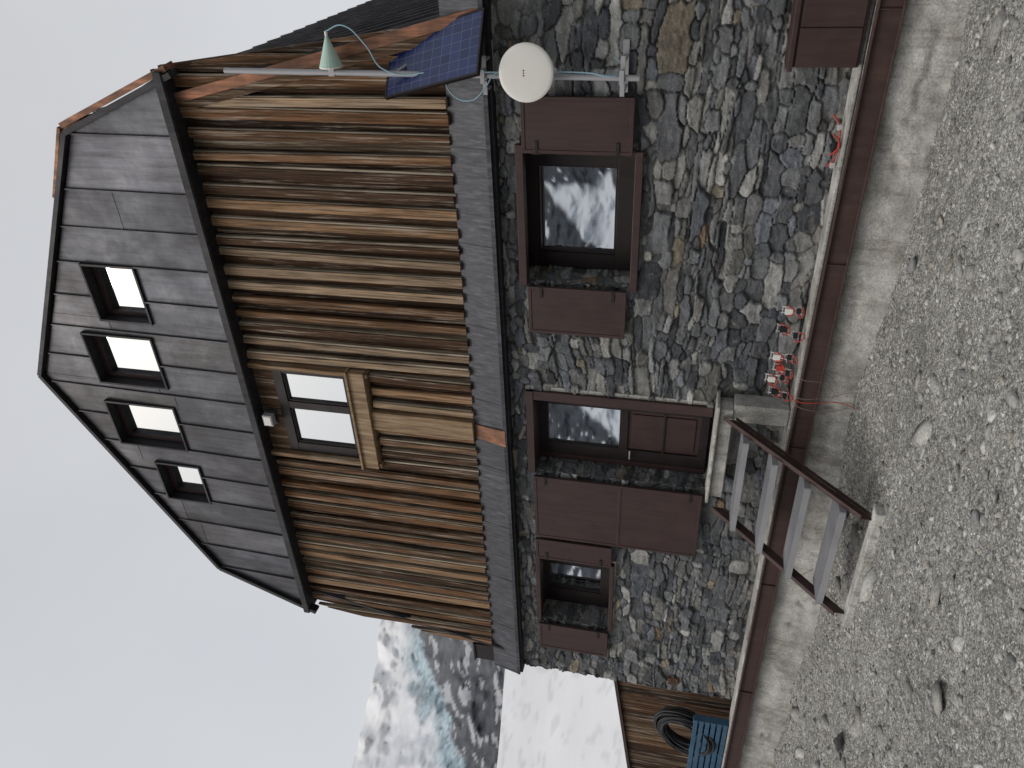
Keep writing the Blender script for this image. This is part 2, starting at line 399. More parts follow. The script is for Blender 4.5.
# upper window
u=MB()
u.box(-4.99,-4.93,-.15,-.0,3.62,5.26,'clad',(.22,.14,.08));u.box(-6.37,-6.31,-.15,-.0,3.62,5.26,'clad',(.22,.14,.08))
u.box(-6.38,-4.92,-.17,-.0,3.66,3.86,'pale');u.box(-6.40,-4.90,-.20,-.0,3.86,3.89,'pale')
u.box(-5.77,-5.50,-.13,-.0,2.36,3.66,'pale')
u.box(-6.31,-4.99,-.075,-.0,4.93,5.34,'clad',(.09,.055,.03))
u.build('window_casing',hut)
def window(name,x0,x1,z0,z1,y,glass,mat='brownd',proud=.05,gm='glass'):
    k=MB();xs=sorted(glass);gz0=min(g[2] for g in glass);gz1=max(g[3] for g in glass)
    k.box(x0,x1,y-proud,y+.05,z0,gz0,mat);k.box(x0,x1,y-proud,y+.05,gz1,z1,mat)
    px=x0
    for g in xs:
        k.box(px,g[0],y-proud+.001,y+.05,gz0,gz1,mat);px=g[1]
    k.box(px,x1,y-proud+.001,y+.05,gz0,gz1,mat)
    for g in xs:
        a,b_,c,d=g;s=.022
        k.box(a,a+s,y-proud+.018,y+.04,c,d,mat);k.box(b_-s,b_,y-proud+.018,y+.04,c,d,mat)
        k.box(a+s,b_-s,y-proud+.018,y+.04,c,c+s,mat);k.box(a+s,b_-s,y-proud+.018,y+.04,d-s,d,mat)
    k.build(name+'_frame',hut,.005)
    gl=MB()
    for a,b_,c,d in xs:gl.box(a,b_,y+.0,y+.012,c,d,gm)
    gl.build(name+'_pane',hut,0)
window('upper_window',-6.31,-4.99,3.89,4.93,-.03,[(-5.50,-5.07,3.97,4.80),(-6.16,-5.60,3.97,4.80)],proud=.05,gm='skyglass')
window('large_window',-3.63,-2.25,.54,1.71,.44,[(-3.46,-2.51,.775,1.60)],proud=.06)
window('small_window',-8.97,-7.69,.62,1.64,.39,[(-8.70,-8.20,.80,1.56)],proud=.05)
k=MB()
k.box(-3.66,-2.18,-.075,.03,1.64,1.72,'brown');k.box(-3.66,-2.22,-.07,.06,.50,.575,'brown')
k.box(-2.26,-2.21,-.03,.06,.575,1.64,'brown')
k.box(-9.0,-7.68,-.06,.05,.60,.655,'brown');k.box(-9.0,-7.66,-.06,.04,1.60,1.66,'brown')
k.build('window_surround',hut,.006)

# door
k=MB();y=.30
k.box(-5.14,-5.02,-.04,y+.05,-.40,1.71,'brown');k.box(-6.24,-5.02,-.05,y+.02,1.625,1.71,'brown')
k.box(-6.21,-6.14,y-.04,y+.05,-.40,1.63,'brown')
gx0,gx1,gz0,gz1=-5.97,-5.39,.64,1.51
k.box(-6.14,gx0,y-.03,y+.04,-.40,1.63,'brownd');k.box(gx1,-5.14,y-.03,y+.04,-.40,1.63,'brownd')
k.box(gx0,gx1,y-.03,y+.04,gz1,1.63,'brownd');k.box(gx0,gx1,y-.03,y+.04,.54,gz0,'brownd');k.box(gx0,gx1,y-.03,y+.04,-.40,-.30,'brownd')
k.box(gx0,gx1,y-.005,y+.03,-.30,.54,'brown');k.box(gx0+.05,gx1-.05,y-.02,y,-.25,.49,'brown')
k.box(gx0,gx1,y-.036,y-.03,.10,.125,'brownd')
k.cyl((-6.06,y-.03,.50),(-6.06,y-.09,.50),.012,'galv');k.cyl((-6.06,y-.085,.50),(-5.94,y-.085,.50),.010,'galv')
k.build('door',hut,.006)
g=MB();g.box(gx0,gx1,y+.0,y+.012,gz0,gz1,'glass');g.build('door_pane',hut,0)

def shutter(x0,x1,z0,z1,y=-.10,split=None,hinge='l'):
    s=MB();t=.042;mg=.035
    zs=[z0]+([split] if split else [])+[z1]
    s.box(x0+mg,x1-mg,y+.006,y+t,z0+mg,z1-mg,'brown')
    s.box(x0,x0+mg,y,y+t,z0,z1,'brown');s.box(x1-mg,x1,y,y+t,z0,z1,'brown')
    for zz in zs:
        zc=min(max(zz,z0+mg/2),z1-mg/2);s.box(x0+mg,x1-mg,y,y+t,zc-mg/2,zc+mg/2,'brown')
    hx=x0 if hinge=='l' else x1
    for hz in (z0+.14,z1-.14):
        s.cyl((hx,y+.01,hz-.04),(hx,y+.01,hz+.04),.012,'brownd')
        s.box(hx-.01,hx+.01,y+.02,.0,hz-.02,hz+.02,'brownd')
        s.box(min(hx,hx+(.12 if hinge=='l' else -.12)),max(hx,hx+(.12 if hinge=='l' else -.12)),y-.006,y,hz-.018,hz+.018,'brownd')
    s.build('shutter',hut,.004)
shutter(-2.25,-1.73,.60,1.645,hinge='l');shutter(-4.20,-3.65,.60,1.63,hinge='r')
shutter(-7.27,-6.25,-.40,1.635,split=.57,hinge='r');shutter(-7.67,-7.32,.64,1.64);shutter(-9.50,-8.99,.65,1.63,hinge='r')

# metal gable + roof
ZE=5.25;AZ=8.36;KZ=6.57
GW=[(-4.45,-3.72,6.36,7.06),(-5.42,-4.70,6.46,7.44),(-6.45,-5.76,6.48,7.50),(-7.40,-6.76,6.40,7.06)]
def fy(z):return -.19+.09*(z-ZE)/3.1
def top_z(x):
    h=abs(x-(-5.45))
    if h<3.29:return AZ-(AZ-KZ)*h/3.29
    return KZ-(h-3.29)/(3.91-3.29)*(KZ-ZE)
m=MB();MC=[(.055,.058,.070),(.042,.045,.056),(.068,.07,.082),(.048,.048,.058),(.06,.058,.064)]
def face_pt(x,z,o=0):return (x,fy(z)-o,z)
seam=[-8.74]+[float(s_) for s_ in np.arange(-8.30,-2.5,.46)]+[-2.16]
brk=sorted(set([-9.35,-1.55,-5.45]+seam+[e for g_ in GW for e in g_[:2]]))
ci={}
def nseam(x):return sum(1 for s_ in seam if s_<x)
def cutz(x):return 6.3+((nseam(x)*7919)%13)*.1
def pcol(x,z):
    key=(nseam(x),z>cutz(x))
    if key not in ci:
        c=random.choice(MC);kk=random.uniform(.75,1.3)*(1.3 if x>-4 else 1);ci[key]=tuple(v*kk for v in c)
    return ci[key]
for a,b_ in zip(brk[:-1],brk[1:]):
    xm=(a+b_)/2;ta,tb=top_z(a),top_z(b_)
    hole=[g_ for g_ in GW if g_[0]-1e-6<xm<g_[1]+1e-6]
    cut=cutz(xm)
    segs=[(ZE,ZE,ta,tb)]
    if hole:
        g_=hole[0];segs=[(ZE,ZE,g_[2],g_[2]),(g_[3],g_[3],ta,tb)]
    elif cut<min(ta,tb)-.1:
        segs=[(ZE,ZE,cut,cut),(cut,cut,ta,tb)]
    for k_,(z0a,z0b,z1a,z1b) in enumerate(segs):
        z1a=max(z1a,z0a+.002);z1b=max(z1b,z0b+.002);o=.004 if (k_ and not hole) else 0
        m.hexa([face_pt(a,z0a,o),face_pt(b_,z0b,o),(b_,fy(z0b)+.06,z0b),(a,fy(z0a)+.06,z0a),face_pt(a,z1a,o),face_pt(b_,z1b,o),(b_,fy(z1b)+.06,z1b),(a,fy(z1a)+.06,z1a)],'sheet',pcol(xm,(z0a+z1a)/2))
for a in seam:
    ta=top_z(a)
    zs=[(ZE,ta)]
    for g_ in GW:
        if g_[0]-.02<a<g_[1]+.02:zs=[(ZE,g_[2]-.02),(g_[3]+.02,ta)]
    for z0,z1 in zs:
        m.hexa([face_pt(a-.009,z0,.026),face_pt(a+.009,z0,.026),face_pt(a+.009,z0,-.01),face_pt(a-.009,z0,-.01),face_pt(a-.009,z1,.026),face_pt(a+.009,z1,.026),face_pt(a+.009,z1,-.01),face_pt(a-.009,z1,-.01)],'sheet',(.045,.047,.055))
m.build('metal_gable',hut,.0015)
m=MB()
m.box(-9.38,-1.52,-.26,.02,ZE-.06,ZE,'black');m.box(-9.39,-1.51,-.27,-.18,ZE-.05,ZE+.04,'black')
pts=[(-9.38,ZE-.15),(-8.76,KZ+.04),(-5.45,AZ+.08),(-2.14,KZ+.04),(-1.53,ZE-.15)]
for a,b_ in zip(pts[:-1],pts[1:]):
    m.beam((a[0],fy(a[1]),a[1]),(b_[0],fy(b_[1]),b_[1]),.13,.06,'black',up=(0,0,1))
m.beam((-1.47,-.16,ZE-.10),(-2.07,-.10,KZ+.08),.16,.06,'copper')
m.beam((-2.10,-.10,KZ+.12),(-2.9,-.08,KZ+.54),.14,.04,'copper')
m.build('gable_trim',hut,.004)
rf=MB()
prof=[(-9.76,1.98),(-8.76,KZ+.10),(-5.45,AZ+.14),(-2.10,KZ+.10),(-1.00,1.98)]
for a,b_ in zip(prof[:-1],prof[1:]):
    A=Vector((a[0],0,a[1]));B=Vector((b_[0],0,b_[1]));d=(B-A).normalized();n=Vector((-d.z,0,d.x))
    if n.z<0:n=-n
    yf=-.08;yb=9.2;th=.05 if abs(n.z)<.5 else .12
    def P(p,o,yy):q=p-n*o;return (q.x,yy,q.z)
    rf.hexa([P(A,th,yf),P(A,0,yf),P(A,0,yb),P(A,th,yb),P(B,th,yf),P(B,0,yf),P(B,0,yb),P(B,th,yb)],'roof')
    yy=yf+.06
    while yy<yb:
        rf.hexa([P(A,.0,yy-.012),P(A,-.04,yy-.012),P(A,-.04,yy+.012),P(A,0,yy+.012),P(B,.0,yy-.012),P(B,-.04,yy-.012),P(B,-.04,yy+.012),P(B,0,yy+.012)],'roof')
        yy+=.45
rf.build('roof',hut,.002)
v=MB()
def vstrip(a,b_,y0,y1,o0,o1,mat,col=(.12,.07,.04)):
    A=Vector((a[0],0,a[1]));B=Vector((b_[0],0,b_[1]));d=(B-A).normalized();n=Vector((-d.z,0,d.x))
    if n.x*(A.x-CX)<0:n=-n
    def P(p,o,yy):q=p-n*o;return (q.x,yy,q.z)
    v.hexa([P(A,o1,y0),P(A,o0,y0),P(A,o0,y1),P(A,o1,y1),P(B,o1,y0),P(B,o0,y0),P(B,o0,y1),P(B,o1,y1)],mat,col)
vstrip((-1.00,1.98),(-2.10,6.67),-.14,-.082,-.02,.08,'copper')
vstrip((-1.00,1.98),(-2.10,6.67),-.12,-.03,.081,.17,'clad',(.10,.06,.035))
vstrip((-9.76,1.98),(-8.76,6.67),-.10,-.082,-.01,.035,'brownd')
v.box(-9.0,-1.9,8.95,9.0,2.0,6.6,'roof')
v.build('verge_boards',hut,.003)
b=MB()
b.hexa([(-9.6,.18,2.0),(-1.2,.18,2.0),(-1.2,.3,2.0),(-9.6,.3,2.0),(-8.75,.18,6.5),(-2.15,.18,6.5),(-2.15,.3,6.5),(-8.75,.3,6.5)],'dark')
b.hexa([(-8.7,.18,6.5),(-2.2,.18,6.5),(-2.2,.3,6.5),(-8.7,.3,6.5),(-5.5,.18,8.3),(-5.4,.18,8.3),(-5.4,.3,8.3),(-5.5,.3,8.3)],'dark')
b.build('gable_core',hut,0)
for (a,b_,c,d) in GW:
    k=MB();yf=fy(c)-.03;yg=.0;t=.025
    k.box(a-t,a+.004,yf,.16,c-t,d+t,'black');k.box(b_-.004,b_+t,yf,.16,c-t,d+t,'black')
    k.box(a+.004,b_-.004,yf,.16,c-t,c+.004,'black');k.box(a+.004,b_-.004,yf,.16,d-.004,d+t,'black')
    fw=.055
    k.box(a+.004,b_-.004,yg-.03,yg+.03,c+.004,c+fw,'brown');k.box(a+.004,b_-.004,yg-.03,yg+.03,d-fw,d-.004,'brown')
    k.box(a+.004,a+fw,yg-.03,yg+.03,c+fw,d-fw,'brown');k.box(b_-fw,b_-.004,yg-.03,yg+.03,c+fw,d-fw,'brown')
    k.build('gable_window_frame',hut,.003)
    g=MB();g.box(a+fw,b_-fw,yg-.005,yg+.01,c+fw,d-fw,'skyglass');g.build('gable_window_pane',hut,0)

# door landing
l=MB();l.box(-6.08,-4.86,-.28,-.03,-.60,-.455,'conc');l.box(-6.14,-4.80,-.34,.30,-.455,-.42,'concl');l.box(-5.02,-4.80,-.26,-.03,-1.16,-.60,'conc');l.build('door_landing',hut,.012)

rl=empty('steel_channel_rail');r=MB()
def rb(x0,x1,y0,y1,z0,z1):
    f=lambda x:-.035*(x+6)/6.3 if x>-6 else 0
    r.hexa([(x0,y0,z0+f(x0)),(x1,y0,z0+f(x1)),(x1,y1,z0+f(x1)),(x0,y1,z0+f(x0)),(x0,y0,z1+f(x0)),(x1,y0,z1+f(x1)),(x1,y1,z1+f(x1)),(x0,y1,z1+f(x0))],'rail')
for (a,b_) in ((-11.9,-6.0),(-6.0,.3)):
    rb(a,b_,-.365,-.345,-1.365,-1.175);rb(a,b_,-.40,-.345,-1.19,-1.172);rb(a,b_,-.40,-.345,-1.372,-1.354)
x=-11.5
while x<.2:
    rb(x,x+.012,-.385,-.365,-1.354,-1.19);x+=2.1
r.build('channel_beam',rl,.004)

# ================================================================== stairs
st=empty('metal_stairs');s=MB()
ty,tz,by,bz=-.30,-.50,-1.62,-1.80
for xx in (-4.97,-6.22):
    H=.13
    s.hexa([(xx-.006,ty,tz-H),(xx+.006,ty,tz-H),(xx+.006,by,bz-.02),(xx-.006,by,bz-.02),(xx-.006,ty,tz),(xx+.006,ty,tz),(xx+.006,by,bz+.11),(xx-.006,by,bz+.11)],'rail')
    sg=-1 if xx<-5.5 else 1
    for oz in (0,-H):
        zz0=tz+oz;zz1=bz+.11 if oz==0 else bz-.02
        a,b_=(xx+sg*.006,xx+sg*.045)
        s.hexa([(a,ty,zz0-.010),(b_,ty,zz0-.010),(b_,by,zz1-.010),(a,by,zz1-.010),(a,ty,zz0),(b_,ty,zz0),(b_,by,zz1),(a,by,zz1)],'rail')
s.build('stringers',st,.002)
for i,(yc,zc) in enumerate([(-.50,-.70),(-.80,-.97),(-1.10,-1.25),(-1.38,-1.53)]):
    t=MB();d=.34
    t.box(-6.20,-4.99,yc-d/2,yc-d/2+.006,zc-.06,zc,'galv');t.box(-6.20,-4.99,yc+d/2-.006,yc+d/2,zc-.04,zc,'galv')
    t.box(-6.21,-6.203,yc-d/2,yc+d/2,zc-.06,zc,'galv');t.box(-4.987,-4.98,yc-d/2,yc+d/2,zc-.06,zc,'galv')
    xx=-6.19
    while xx<-5.0:
        t.box(xx,xx+.005,yc-d/2+.006,yc+d/2-.006,zc-.03,zc-.002,'galv');xx+=.024
    for q in range(1,9):
        yq=yc-d/2+d*q/9;t.box(-6.2,-4.99,yq-.003,yq+.003,zc-.022,zc-.001,'galv')
    t.build('grating_tread',st,0)
t=MB();t.box(-6.34,-4.84,-1.69,-1.56,GZ-.05,-1.79,'concl');t.build('foot_slab',st,.012)

# ================================================================== mast, dish, panel
ms=empty('antenna_mast');k=MB()
k.cyl((-1.52,-.30,.55),(-1.48,-.30,4.46),.026,'galv',18)
for zz in (.70,1.92):
    k.box(-1.70,-1.26,-.036,-.028,zz-.028,zz+.028,'galv');k.box(-1.65,-1.63,-.26,-.03,zz-.02,zz+.02,'galv');k.box(-1.40,-1.38,-.26,-.03,zz-.02,zz+.02,'galv')
    k.box(-1.68,-1.35,-.27,-.258,zz-.02,zz+.02,'galv');k.cyl((-1.56,-.26,zz),(-1.56,-.34,zz),.007,'galv');k.cyl((-1.46,-.26,zz),(-1.46,-.34,zz),.007,'galv');k.box(-1.57,-1.45,-.345,-.335,zz-.02,zz+.02,'galv')
k.build('mast_tube',ms,.002)
dh=empty('satellite_dish');k=MB()
c=Vector((-1.45,-.46,1.50));n=Vector((.10,-1,.0)).normalized()
rings=[(.0,.012),(.08,.0115),(.16,.009),(.21,.005),(.236,.0),(.240,-.006),(.225,-.012),(.12,-.045),(.04,-.06)]
ux=n.cross(Vector((0,0,1))).normalized();uz=ux.cross(n).normalized()
N=48;o=len(k.v);kk=k.mid('white')
for rr,h in rings:
    for i in range(N):
        a=2*math.pi*i/N;k.v.append(tuple(c+n*h+ux*math.cos(a)*max(rr,.001)+uz*math.sin(a)*max(rr,.001)));k.c.append((1,1,1))
for j in range(len(rings)-1):
    for i in range(N):
        q=(i+1)%N;k.f.append((o+j*N+i,o+j*N+q,o+(j+1)*N+q,o+(j+1)*N+i));k.mi.append(kk)
k.build('radome',dh,0,True)
k=MB();k.cyl(c-n*.06,c-n*.13,.03,'galv');k.box(-1.56,-1.42,-.345,-.255,1.46,1.56,'galv')
for t in range(3):k.cyl(c+n*.010+ux*(.02*t-.02)+uz*.02,c+n*.014+ux*(.02*t-.02)+uz*.02,.007,'red' if t==1 else 'rubber')
k.build('dish_mount',dh,.002)
sp=empty('solar_panel')
A=Vector((-1.71,-.32,2.87));uu=Vector((.27,-.27,-.94)).normalized();vv=Vector((.76,.61,-.08));vv=(vv-uu*vv.dot(uu)).normalized();nn=uu.cross(vv).normalized()
L,Wd=1.06,.60
k=MB();k.box(0,L,0,Wd,-.035,-.003,'black');k.box(0,L,0,.018,-.036,.004,'brownd');k.box(0,L,Wd-.018,Wd,-.036,.004,'brownd');k.box(0,.018,.018,Wd-.018,-.036,.004,'brownd');k.box(L-.018,L,.018,Wd-.018,-.036,.004,'brownd')
k.box(.018,L-.018,.018,Wd-.018,-.003,.0,'solar')
ob=k.build('panel',sp,0)
mw=Matrix(((uu.x,vv.x,nn.x,A.x),(uu.y,vv.y,nn.y,A.y),(uu.z,vv.z,nn.z,A.z),(0,0,0,1)));ob.matrix_world=mw
k=MB();ctr=A+uu*L/2+vv*Wd/2-nn*.03
k.beam((-1.5,-.3,2.75),ctr-uu*.3,.03,.03,'galv');k.beam((-1.5,-.3,2.15),ctr+uu*.35,.03,.03,'galv');k.build('panel_bracket',sp,.002)
hn=empty('horn_antenna');k=MB()
k.cyl((-1.18,-.30,3.36),(-1.43,-.30,3.36),.012,'green',20,.105);k.cyl((-1.14,-.30,3.36),(-1.18,-.30,3.36),.014,'white',16);k.cyl((-1.43,-.3,3.36),(-1.445,-.3,3.36),.108,'white',20)
k.box(-1.52,-1.44,-.325,-.275,3.33,3.39,'galv')
k.build('horn',hn,.002,False)
curve('antenna_cable',[[(-1.14,-.3,3.36),(-1.09,-.32,3.18),(-1.25,-.34,2.98),(-1.45,-.33,2.85),(-1.47,-.34,2.3)],[(-1.45,-.34,2.30),(-1.66,-.36,2.20),(-1.70,-.38,2.02),(-1.58,-.38,1.88),(-1.48,-.36,1.8),(-1.46,-.36,1.6)],[(-1.47,-.34,1.9),(-1.47,-.34,1.0),(-1.49,-.34,.75),(-1.44,-.2,.72),(-1.40,-.05,.8)]],.006,'cable',ms)

fl=empty('flood_light');k=MB();k.box(-5.80,-5.64,-.25,-.17,4.98,5.11,'galv');k.box(-5.785,-5.655,-.258,-.25,4.995,5.095,'white');k.box(-5.73,-5.69,-.17,-.07,5.03,5.08,'black')
k.box(-5.82,-5.62,-.16,-.13,4.96,5.13,'black');k.build('lamp_housing',fl,.006)

ch=empty('storage_chest');k=MB()
k.box(-1.42,.1,-.33,-.04,-1.16,-.66,'brown');k.box(-1.45,.12,-.36,-.03,-.66,-.62,'brown')
for i in range(5):k.box(-1.42+i*.30,-1.42+i*.30+.292,-.345,-.33,-1.14,-.68,'brown')
k.build('chest_body',ch,.005)

def crampon(x,zt,tilt=0,y=-.13,h=.22,w=.036,mid='white'):
    e=empty('crampon');k=MB()
    for s_ in (-1,1):
        # side rails with a waist, like a real 10-point crampon
        P=[(x+s_*w*1.15,y,zt),(x+s_*w*.75+tilt*.35,y-.025,zt-h*.35),(x+s_*w*.65+tilt*.6,y-.045,zt-h*.6),(x+s_*w+tilt,y-.07,zt-h)]
        for p0,p1 in zip(P[:-1],P[1:]):k.beam(p0,p1,.010,.014,'steel')
        for q in (.02,.25,.72,.95):
            px=x+s_*w+tilt*q;py=y-.07*q;pz=zt-h*q
            k.cyl((px,py,pz),(px+s_*.024,py-.035,pz-.008),.006,'steel',6,.001)
    for q in (.05,.35,.65,.95):
        k.beam((x-w+tilt*q,y-.07*q,zt-h*q),(x+w+tilt*q,y-.07*q,zt-h*q),.018,.008,'steel')
    k.box(x-w*.9,x+w*.9,y-.05,y-.025,zt-.10,zt-.03,mid);k.box(x-w*.8+tilt,x+w*.8+tilt,y-.085,y-.065,zt-h+.02,zt-h+.06,'rubber')
    k.build('crampon_frame',e,.001)
    j=lambda a:random.uniform(-a,a)
    cu=[[(x-w,y,zt-.03),(x-w-.02+j(.02),y-.04,zt-.08+j(.02)),(x+j(.02),y-.07,zt-.11+j(.02)),(x+w+.015,y-.04,zt-.07),(x+w,y,zt-.02)],
        [(x-w+tilt,y-.06,zt-.8*h),(x-.04+tilt+j(.02),y-.10,zt-.9*h),(x+tilt+j(.03),y-.11,zt-h-.02+j(.02)),(x+.04+tilt,y-.08,zt-.9*h)]]
    curve('strap',cu,.006,'red',e)
for x,zt,t,h,md in ((-3.70,-.92,.03,.19,'white'),(-3.90,-.90,-.04,.22,'rubber'),(-4.22,-.88,.03,.22,'white'),(-4.35,-.93,-.03,.18,'red'),(-4.50,-.87,.05,.20,'white'),(-4.63,-.92,-.02,.2,'rubber')):
    crampon(x,zt,t,-.12-random.uniform(0,.03),h,.034,md)
sl=empty('climbing_slings')
curve('sling',[[(-1.85,-.08,-1.08),(-1.92,-.18,-1.13),(-2.05,-.22,-1.14),(-2.2,-.18,-1.13),(-2.28,-.12,-1.09)],[(-2.0,-.12,-1.10),(-2.05,-.26,-1.14),(-2.12,-.22,-1.12),(-2.18,-.12,-1.10)]],.007,'red',sl)
k=MB();k.box(-2.12,-2.05,-.2,-.16,-1.15,-1.10,'rubber');k.box(-2.28,-2.23,-.18,-.13,-1.15,-1.11,'steel');k.box(-1.95,-1.9,-.2,-.16,-1.15,-1.11,'steel');k.build('sling_buckles',sl)
curve('hanging_cord',[[(-4.50,-.2,-1.12),(-4.52,-.42,-1.15),(-4.50,-.42,-1.45),(-4.42,-.42,-1.72),(-4.5,-.45,-1.84)],[(-4.62,-.2,-1.12),(-4.62,-.42,-1.16),(-4.66,-.42,-1.5),(-4.60,-.42,-1.66)],[(-4.3,-.2,-1.12),(-4.3,-.42,-1.16),(-4.34,-.42,-1.4),(-4.48,-.42,-1.55)]],.003,'cords',sl)
curve('red_cord',[[(-4.56,-.2,-1.1),(-4.57,-.41,-1.15),(-4.55,-.42,-1.6),(-4.62,-.44,-1.8)]],.004,'red',sl)

# shed, hose, pallet
sh=empty('plank_shed');k=MB();x=-15
def shed_top(x):return .50+(x+10.9)*.13
while x<-10.14:
    a=x;b_=min(x+.15,-10.13);c=random.choice(BC);kk=random.uniform(.35,.65);c=tuple(v*kk for v in c)
    k.hexa([(a,.5,-1.9),(b_-.008,.5,-1.9),(b_-.008,.53,-1.9),(a,.53,-1.9),(a,.5,shed_top(a)),(b_-.008,.5,shed_top(b_)),(b_-.008,.53,shed_top(b_)),(a,.53,shed_top(a))],'clad',c);x+=.15
k.box(-15,-10.13,.53,.56,-1.9,-.2,'dark')
k.beam((-15.1,1.9,shed_top(-15.1)+.03),(-10.13,1.9,shed_top(-10.13)+.03),2.9,.05,'brown');k.box(-15,-14.96,.53,3.3,-1.9,-.1,'dark')
k.build('plank_wall',sh,.002)
hs=empty('hose_coil');loops=[]
for i in range(24):
    R=.44-random.uniform(0,.18);cx=-11.02+random.uniform(-.03,.03);cz=-.56+random.uniform(-.04,.03);yy=-.05+random.uniform(-.09,.09)
    loops.append([(cx+R*math.cos(t),yy+.1*math.sin(t)+random.uniform(-.015,.015),cz+R*math.sin(t)) for t in [j*math.pi/6 for j in range(12)]])
curve('hose',loops,.019,'rubber',hs,True)
pl=empty('blue_pallet');k=MB()
for i in range(6):k.box(-11.95,-10.45,-.22,-.20,-1.15+i*.085,-1.15+i*.085+.06,'blue')
for xx in (-11.9,-11.3,-10.55):k.box(xx,xx+.09,-.199,-.12,-1.16,-.66,'blue')
for i in range(5):k.box(-11.95,-10.45,-.12,-.10,-1.15+i*.1,-1.15+i*.1+.07,'blue')
k.build('pallet_slats',pl,.003)

# ================================================================== ground
def gh(X,Y):
    h=GZ+.06*(fbm(X*.5,Y*.5,91,3)-.5)+.05*(fbm(X*2.2,Y*2.2,92,3)-.5)
    near=sstep(-1.1,-.25,Y)
    h=h+near*(.11*np.exp(-((X+4.7)/1.1)**2)-.09*np.exp(-((X+7.9)/.8)**2)+.03+.07*(fbm(X*1.5,Y*2,97,3)-.5))
    return h
gx=np.arange(-13,1.5,.02);gy=np.arange(-5.6,-.2,.02)
X,Y=np.meshgrid(gx,gy)
Z=gh(X,Y)+.024*(fbm(X*12,Y*12,93,4)-.5)+.014*vnoise(X*38,Y*38,94)
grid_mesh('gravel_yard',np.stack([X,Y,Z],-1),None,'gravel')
def ring_ground():
    az=np.linspace(0,2*math.pi,181);rr=np.array([0,4,7,10,14,20,35,60,120,400,1500])
    A,R=np.meshgrid(az,rr);X=-4+R*np.sin(A);Y=-3+R*np.cos(A)
    Z=np.full(X.shape,GZ-.12)-np.clip(R-20,0,60)*.02
    return grid_mesh('ground',np.stack([X,Y,Z],-1),None,'gravel',flip=True)
ring_ground()

def scatter(name,n,xr,yr,smin,smax,expo,seed,flat=(.35,.75),sub=False):
    r=np.random.default_rng(seed)
    t=(1+5**.5)/2
    iv=np.array([(-1,t,0),(1,t,0),(-1,-t,0),(1,-t,0),(0,-1,t),(0,1,t),(0,-1,-t),(0,1,-t),(t,0,-1),(t,0,1),(-t,0,-1),(-t,0,1)])/math.sqrt(1+t*t)
    fc=np.array([(0,11,5),(0,5,1),(0,1,7),(0,7,10),(0,10,11),(1,5,9),(5,11,4),(11,10,2),(10,7,6),(7,1,8),(3,9,4),(3,4,2),(3,2,6),(3,6,8),(3,8,9),(4,9,5),(2,4,11),(6,2,10),(8,6,7),(9,8,1)])
    X=r.uniform(*xr,n);Y=r.uniform(*yr,n);S=smin*(1-r.random(n))**(-1/expo);S=np.clip(S,smin,smax)
    Z=gh(X,Y)
    sc=np.stack([r.uniform(.9,1.9,n),r.uniform(.6,1.1,n),r.uniform(*flat,n)],-1)*S[:,None]
    V=iv[None]*(1+.42*r.uniform(-1,1,(n,12,1)))*sc[:,None,:]
    a=r.uniform(0,6.28,n);ca,sa=np.cos(a)[:,None],np.sin(a)[:,None]
    tl=r.normal(0,.25,n)[:,None];z2=V[...,2]+V[...,0]*tl
    x2=V[...,0]*ca-V[...,1]*sa;y2=V[...,0]*sa+V[...,1]*ca
    V=np.stack([x2+X[:,None],y2+Y[:,None],z2+(Z+S*.10)[:,None]],-1)
    F=(fc[None]+12*np.arange(n)[:,None,None]).reshape(-1,3)
    me=bpy.data.meshes.new(name);me.vertices.add(n*12);me.vertices.foreach_set('co',V.astype(np.float32).ravel())
    me.loops.add(len(F)*3);me.loops.foreach_set('vertex_index',F.astype(np.int32).ravel());me.polygons.add(len(F));me.polygons.foreach_set('loop_start',np.arange(0,len(F)*3,3,dtype=np.int32));me.update(calc_edges=True)
    g=np.array([(.34,.335,.31),(.27,.27,.25),(.39,.39,.365),(.20,.205,.20),(.44,.44,.42),(.31,.29,.25),(.50,.50,.48)])
    c=g[r.choice(7,n,p=[.28,.22,.2,.14,.08,.06,.02])]*r.uniform(.8,1.2,(n,1))
    C=np.ones((n,12,4),np.float32);C[...,:3]=c[:,None,:]
    at=me.color_attributes.new('Col','FLOAT_COLOR','POINT');at.data.foreach_set('color',C.ravel())
    me.materials.append(MAT['stones']);me.validate()
    ob=bpy.data.objects.new(name,me);COL.objects.link(ob);return ob
scatter('loose_gravel',30000,(-12.5,.3),(-5.2,-.32),.007,.03,2.0,5)
scatter('scattered_rocks',480,(-12.5,.3),(-5.2,-.36),.025,.11,1.8,8,flat=(.2,.5))

